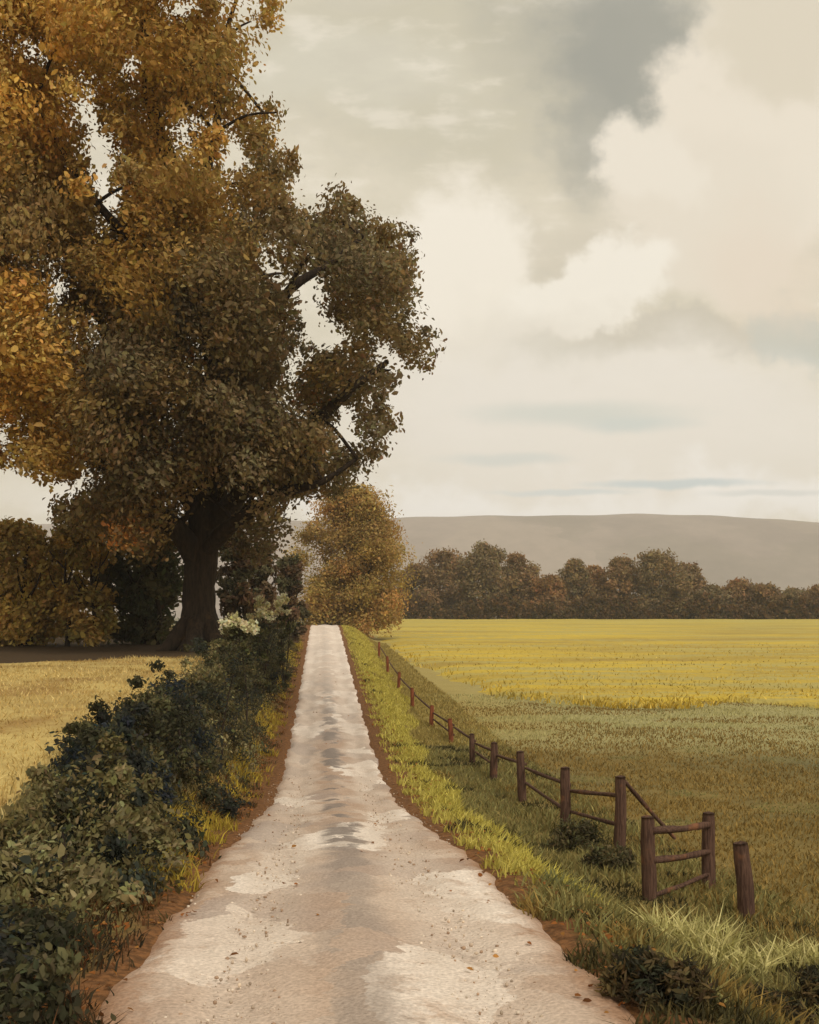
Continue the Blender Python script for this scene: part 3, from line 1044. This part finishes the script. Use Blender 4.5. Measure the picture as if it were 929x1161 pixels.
def pick_field(x, y, d):
    n = len(x)
    f = vnoise(x, y, .5, 3) + .5 * vnoise(x, y, .17, 1)
    t = np.where((f > -.5)[:, None], choose(BROWN, n, 1.0, .07), choose(SAGE[:3], n, 1, .09))
    pale = (y > 42) & (vnoise(x * .3, y, .45, 2) > .05)
    t = np.where(pale[:, None], choose([(182, 174, 122), (168, 162, 112)], n), t)
    return t, np.clip(.8 + .3 * f, .4, 1.4), np.ones(n, bool)


def pick_bank(x, y, d):
    n = len(x)
    f = vnoise(x, y, .9, 2) + .4 * np.sin(y * .45)
    t = np.where((f > -.05)[:, None], choose([(190, 170, 70), (172, 148, 64), (152, 128, 60)], n), choose([(84, 74, 48), (104, 82, 50), (96, 64, 40)], n))
    t = np.where((d < -2.9)[:, None], choose([(88, 82, 54), (74, 70, 50), (100, 88, 54)], n), t)
    t = np.where((y < 11)[:, None], choose([(74, 64, 46), (96, 66, 44), (60, 56, 44)], n), t)
    return t, np.where(f > 0, 1.0, .6), (f > -.9) & ((-d > 2.5) | (vnoise(x, y, 2.1, 6) + RNG.normal(0, .25, n) > .45 - 1.6 * (-d - 2.0)))


def pick_past(x, y, d):
    n = len(x)
    f = vnoise(x, y, .6, 5)
    t = np.where((f > -.2)[:, None], choose([(202, 178, 118), (190, 164, 104), (208, 188, 130)], n), choose([(168, 140, 86), (178, 152, 92)], n))
    return t, np.clip(.9 + .3 * f, .4, 1.3), y < 39.5 - 8.5 * sstep(4.2, 15, -d)


scatter('verge_grass', 'stuff', 90000, lambda y, u: 1.85 + 4.9 * u ** 1.3, 6.5, 118, 1.7, .2, .019, pick_verge)
scatter('meadow_grass', 'stuff', 110000, lambda y, u: 5.5 + (.55 * y + 4) * u, 7, 60, 1.25, .15, .02, pick_field)
scatter('bank_grass', 'stuff', 52000, lambda y, u: -1.85 - 2.15 * u ** 1.3, 5, 95, 1.8, .24, .015, pick_bank)
scatter('pasture_grass', 'stuff', 70000, lambda y, u: -4.3 - (.45 * y + 4) * u, 6, 41, 1.0, .16, .017, pick_past)

# standing crop heads, thickest at its near edge
n = 7000
y = 53 + 60 * RNG.uniform(0, 1, n) ** 2.4
u = RNG.uniform(0, 1, n)
x = road_x(y) + 6.5 + 2.5 * sstep(90, 60, y) + (.5 * y + 4) * u
z = T(x, y) + .1
t = choose([(196, 170, 72), (184, 154, 60), (204, 180, 92)], n)
t = np.where((vnoise(x * .3, y, .3, 3) > .25)[:, None], choose([(172, 156, 84), (160, 140, 66)], n), t)
keep = y > 54 + 1.8 * np.sin(x * .4) + 4 * np.exp(-(x - road_x(y) - 6) * .3)
V, Fs, tt = blades(np.stack([x, y, z], 1)[keep], .32 * RNG.uniform(.6, 1.2, keep.sum()), np.full(keep.sum(), .09), (.1, 0, 0), np.clip(t[keep], .01, .9))
tag(mesh_obj('crop', V, Fs, M['grass'], tint=tt), kind='stuff')

# loose stones on the lane
n = 9000
y = 6.5 + 26 * RNG.uniform(0, 1, n) ** 1.6
d = RNG.normal(0, 1.25, n)
d = np.clip(d, -2.2, 2.2)
x = road_x(y) + d
r = .004 + .016 * RNG.uniform(0, 1, n) ** 5
z = P(y) + EYE + .006 - .11 * sstep(1.7, 2.05, np.abs(d))
t_ = (1 + 5 ** .5) / 2
ico = unit(np.array([(-1, t_, 0), (1, t_, 0), (-1, -t_, 0), (1, -t_, 0), (0, -1, t_), (0, 1, t_), (0, -1, -t_), (0, 1, -t_), (t_, 0, -1), (t_, 0, 1), (-t_, 0, -1), (-t_, 0, 1)]))
icf = np.array([(0, 11, 5), (0, 5, 1), (0, 1, 7), (0, 7, 10), (0, 10, 11), (1, 5, 9), (5, 11, 4), (11, 10, 2), (10, 7, 6), (7, 1, 8), (3, 9, 4), (3, 4, 2), (3, 2, 6), (3, 6, 8), (3, 8, 9), (4, 9, 5), (2, 4, 11), (6, 2, 10), (8, 6, 7), (9, 8, 1)])
V = np.stack([x, y, z], 1)[:, None] + ico[None] * r[:, None, None] * RNG.uniform(.7, 1.4, (n, 1, 3)) * RNG.uniform(.85, 1.15, (n, 12, 1))
Fi = (np.arange(n)[:, None, None] * 12 + icf[None]).reshape(-1, 3)
tt = np.repeat(choose([(190, 172, 152), (176, 158, 140), (206, 192, 176), (160, 134, 112)], n), 12, 0)
stone_m, g, out = new_mat('loose_stone')
a = g.n.new('ShaderNodeAttribute'); a.attribute_name = 'tint'
principled(g, out, a.outputs['Color'], .9)
tag(mesh_obj('gravel', V.reshape(-1, 3), [Fi], stone_m, tint=np.clip(tt, .02, .9)), kind='stuff')


# amber leaves dropped along the lane edges and under the great tree
n = 1900
y = 6.5 + 60 * RNG.uniform(0, 1, n) ** 1.3
d = RNG.choice([-1, 1], n) * (2.35 + RNG.normal(0, .3, n))
half = RNG.uniform(0, 1, n) < .03
d = np.where(half, RNG.uniform(-1.9, 1.9, n), d)
x = road_x(y) + d
z = np.where(np.abs(d) < 1.9 * taper(y), P(y) + EYE + .045, T(x, y) + .05 + .07 * RNG.uniform(0, 1, n) * (np.abs(d) > 2.3))
A = RNG.normal(size=(n, 3)) * np.array([1, 1, .25])
N = RNG.normal(size=(n, 3)) * .35 + np.array([0, 0, 1])
Ls = .05 * RNG.uniform(.7, 1.5, n) * (1 + .018 * y)
V, Fc, k = cards(np.stack([x, y, z], 1), A, N, Ls, Ls * .7, hexa=True)
tt = np.repeat(choose([(160, 104, 58), (148, 94, 52), (166, 120, 66), (120, 82, 52)], n), k, 0)
tag(mesh_obj('fallen_leaves', V, [Fc], M['leaf'], tint=np.clip(tt, .01, .9)), kind='stuff')


# ------------------------------------------------------------------ haze
HZ_BOX = (-6800, 6800, -1500, 3600, -60.0, 246.0)
x0, x1, y0, y1, z0, z1 = HZ_BOX
V = [(x, y, z) for z in (z0, z1) for (x, y) in ((x0, y0), (x1, y0), (x1, y1), (x0, y1))]
q = [(0, 3, 2, 1), (4, 5, 6, 7), (0, 1, 5, 4), (1, 2, 6, 5), (2, 3, 7, 6), (3, 0, 4, 7)]
hm, g, out = new_mat('pale_air')
pv = g.n.new('ShaderNodeVolumePrincipled')
pv.inputs['Color'].default_value = (.985, .975, .965, 1)
pv.inputs['Density'].default_value = 0.00026
pv.inputs['Anisotropy'].default_value = 0.0
g.l.new(pv.outputs[0], out.inputs['Volume'])
tag(mesh_obj('haze', V, [np.array(q)], hm), kind='stuff')


# ------------------------------------------------------------------ sky: veiled Nishita under broken cream cloud
SUN_EL, SUN_AZ = math.radians(46), math.radians(150)      # azimuth measured from the view axis (+Y), negative towards -X
w = bpy.data.worlds.new('World')
scene.world = w
w.use_nodes = True
w.node_tree.nodes.clear()
g = G(w.node_tree)
tc = g.n.new('ShaderNodeTexCoord')
dirv = tc.outputs['Generated']
sk = g.n.new('ShaderNodeTexSky')
sk.sky_type = 'NISHITA'
sk.sun_disc = False
sk.sun_elevation = SUN_EL
sk.sun_rotation = SUN_AZ
s = g.sep(dirv)
inv = g.m('DIVIDE', 1.0, g.m('MAXIMUM', s[1], 0.25))
u = g.m('MULTIPLY', s[0], inv)
v = g.m('MULTIPLY', s[2], inv)
uv = g.xyz(u, v, 0.0)
wa = g.vm('SCALE', g.vm('SUBTRACT', g.noise(uv, 5.0, 3, 0.5, color=True), (.5, .5, .5)), s=.16)
wb = g.vm('SCALE', g.vm('SUBTRACT', g.noise(uv, 18.0, 8, 0.62, color=True), (.5, .5, .5)), s=.085)
uvw = g.vm('MULTIPLY', g.vm('ADD', uv, g.vm('ADD', wa, wb)), (1, 1, 0))
fb = g.noise(g.vm('MULTIPLY', uv, (1, 1.5, 1)), 7.0, 6, 0.6)
fb2 = g.noise(g.vm('MULTIPLY', uv, (1.0, 2.6, 1)), 13.0, 5, 0.6)
col = g.mix(g.ss(.35, .7, fb), L4((216, 207, 187)), L4((206, 197, 176)))


uvs = g.vm('MULTIPLY', g.vm('ADD', uv, g.vm('MULTIPLY', g.vm('ADD', wa, wb), (.5, .12, 0))), (1, 1, 0))


def puff(col, px, py, rx, ry, c, alpha=1.0, soft=.35, rot=0.0, base=None):
    cx, cy = (px - CX) / F, (CY - py) / F
    dl = g.vm('SUBTRACT', base or uvw, (cx, cy, 0))
    if rot:
        nd = g.n.new('ShaderNodeVectorRotate')
        nd.rotation_type = 'Z_AXIS'
        g.put(nd.inputs['Vector'], dl)
        nd.inputs['Angle'].default_value = math.radians(rot)
        dl = nd.outputs[0]
    ln = g.vm('LENGTH', g.vm('MULTIPLY', dl, (F / rx, F / ry, 0)))
    mk = g.m('MULTIPLY', g.ss(1 + soft, 1 - soft, ln), alpha)
    return g.mix(mk, col, L4(c))


col = puff(col, 480, 70, 210, 130, (195, 188, 167), .9, .4)
col = puff(col, 400, 90, 120, 60, (208, 202, 184), .8, .6)
col = puff(col, 640, 290, 110, 50, (203, 194, 176), .7, .6)
col = g.mix(g.m('MULTIPLY', g.ss(.5, .68, fb2), .5), col, L4((233, 224, 208)))
col = g.mix(g.m('MULTIPLY', g.ss(.5, .32, fb2), .4), col, L4((196, 189, 172)))
# clear gap, where the dull blue-green sky shows
gap = (155, 153, 139)
gm_col = g.mix(.12, L4(gap), g.vm('SCALE', sk.outputs[0], s=.1))


def puff_to(col, px, py, rx, ry, target, alpha, soft):
    cx, cy = (px - CX) / F, (CY - py) / F
    ln = g.vm('LENGTH', g.vm('MULTIPLY', g.vm('SUBTRACT', uvw, (cx, cy, 0)), (F / rx, F / ry, 0)))
    return g.mix(g.m('MULTIPLY', g.ss(1 + soft, 1 - soft, ln), alpha), col, target)


col = puff_to(col, 722, 40, 105, 100, gm_col, .92, .4)
col = puff_to(col, 676, 140, 56, 76, gm_col, .7, .6)
col = puff_to(col, 640, 20, 80, 80, gm_col, .35, .6)
# cumulus heads
col = puff(col, 880, 120, 130, 150, (226, 216, 199), 1, .16)
col = puff(col, 800, 240, 120, 110, (223, 213, 196), 1, .2)
col = puff(col, 745, 170, 55, 55, (228, 219, 203), 1, .3)
col = puff(col, 900, 20, 90, 70, (212, 202, 182), .9, .3)
col = puff(col, 530, 330, 70, 110, (236, 228, 213), .95, .25)
col = puff(col, 650, 330, 90, 50, (236, 229, 215), .95, .2, rot=-20)
col = puff(col, 600, 400, 130, 50, (222, 214, 199), .8, .5)
col = puff(col, 760, 390, 140, 26, (192, 184, 167), .85, .35)
col = puff(col, 640, 400, 60, 20, (204, 198, 182), .6, .6)
col = puff(col, 900, 372, 48, 44, (184, 187, 177), .95, .3)
col = puff(col, 700, 490, 320, 90, (228, 221, 210), .9, .5)
col = puff(col, 880, 300, 90, 70, (222, 206, 187), .6, .6)
col = puff(col, 700, 574, 520, 28, (240, 236, 230), 1, .8)
col = puff(col, 655, 470, 100, 12, (200, 203, 194), .8, .7, base=uvs)
col = puff(col, 720, 482, 50, 8, (196, 202, 196), .8, .7, base=uvs)
col = puff(col, 575, 520, 60, 6, (200, 204, 198), .7, .7, base=uvs)
col = puff(col, 765, 548, 85, 4.5, (188, 200, 202), .9, .6, base=uvs)
col = puff(col, 640, 556, 70, 3.5, (200, 207, 206), .8, .6, base=uvs)
col = puff(col, 870, 560, 60, 3.5, (206, 208, 204), .7, .6, base=uvs)
bg = g.n.new('ShaderNodeBackground')
g.put(bg.inputs[0], col)
bg.inputs[1].default_value = 1.12
wo = g.n.new('ShaderNodeOutputWorld')
g.l.new(bg.outputs[0], wo.inputs[0])

sl = bpy.data.lights.new('sun', 'SUN')
sl.energy = 2.2
sl.angle = math.radians(18)
sl.color = (1, .93, .82)
so = bpy.data.objects.new('sun', sl)
COL.objects.link(so)
sd = Vector((math.sin(SUN_AZ) * math.cos(SUN_EL), math.cos(SUN_AZ) * math.cos(SUN_EL), math.sin(SUN_EL)))
so.rotation_euler = sd.to_track_quat('Z', 'Y').to_euler()
so.location = (0, 0, 60)

# ------------------------------------------------------------------ camera and output
cd = bpy.data.cameras.new('camera')
cam = bpy.data.objects.new('camera', cd)
COL.objects.link(cam)
cam.location = (0, 0, EYE)
cam.rotation_euler = (math.radians(90), 0, 0)
cd.sensor_fit = 'VERTICAL'
cd.sensor_height = 24
cd.lens = 24 * F / 1161
cd.shift_y = (CY - 580.5) / 1161
cd.clip_start = .1
cd.clip_end = 20000
scene.camera = cam
scene.view_settings.view_transform = 'Standard'
scene.view_settings.look = 'None'
scene.view_settings.exposure = 0
scene.view_settings.gamma = 1
scene.view_settings.use_curve_mapping = False
scene.render.engine = 'CYCLES'
scene.cycles.max_bounces = 6
scene.cycles.diffuse_bounces = 4
scene.cycles.transmission_bounces = 4
scene.cycles.volume_bounces = 1
scene.cycles.use_denoising = True
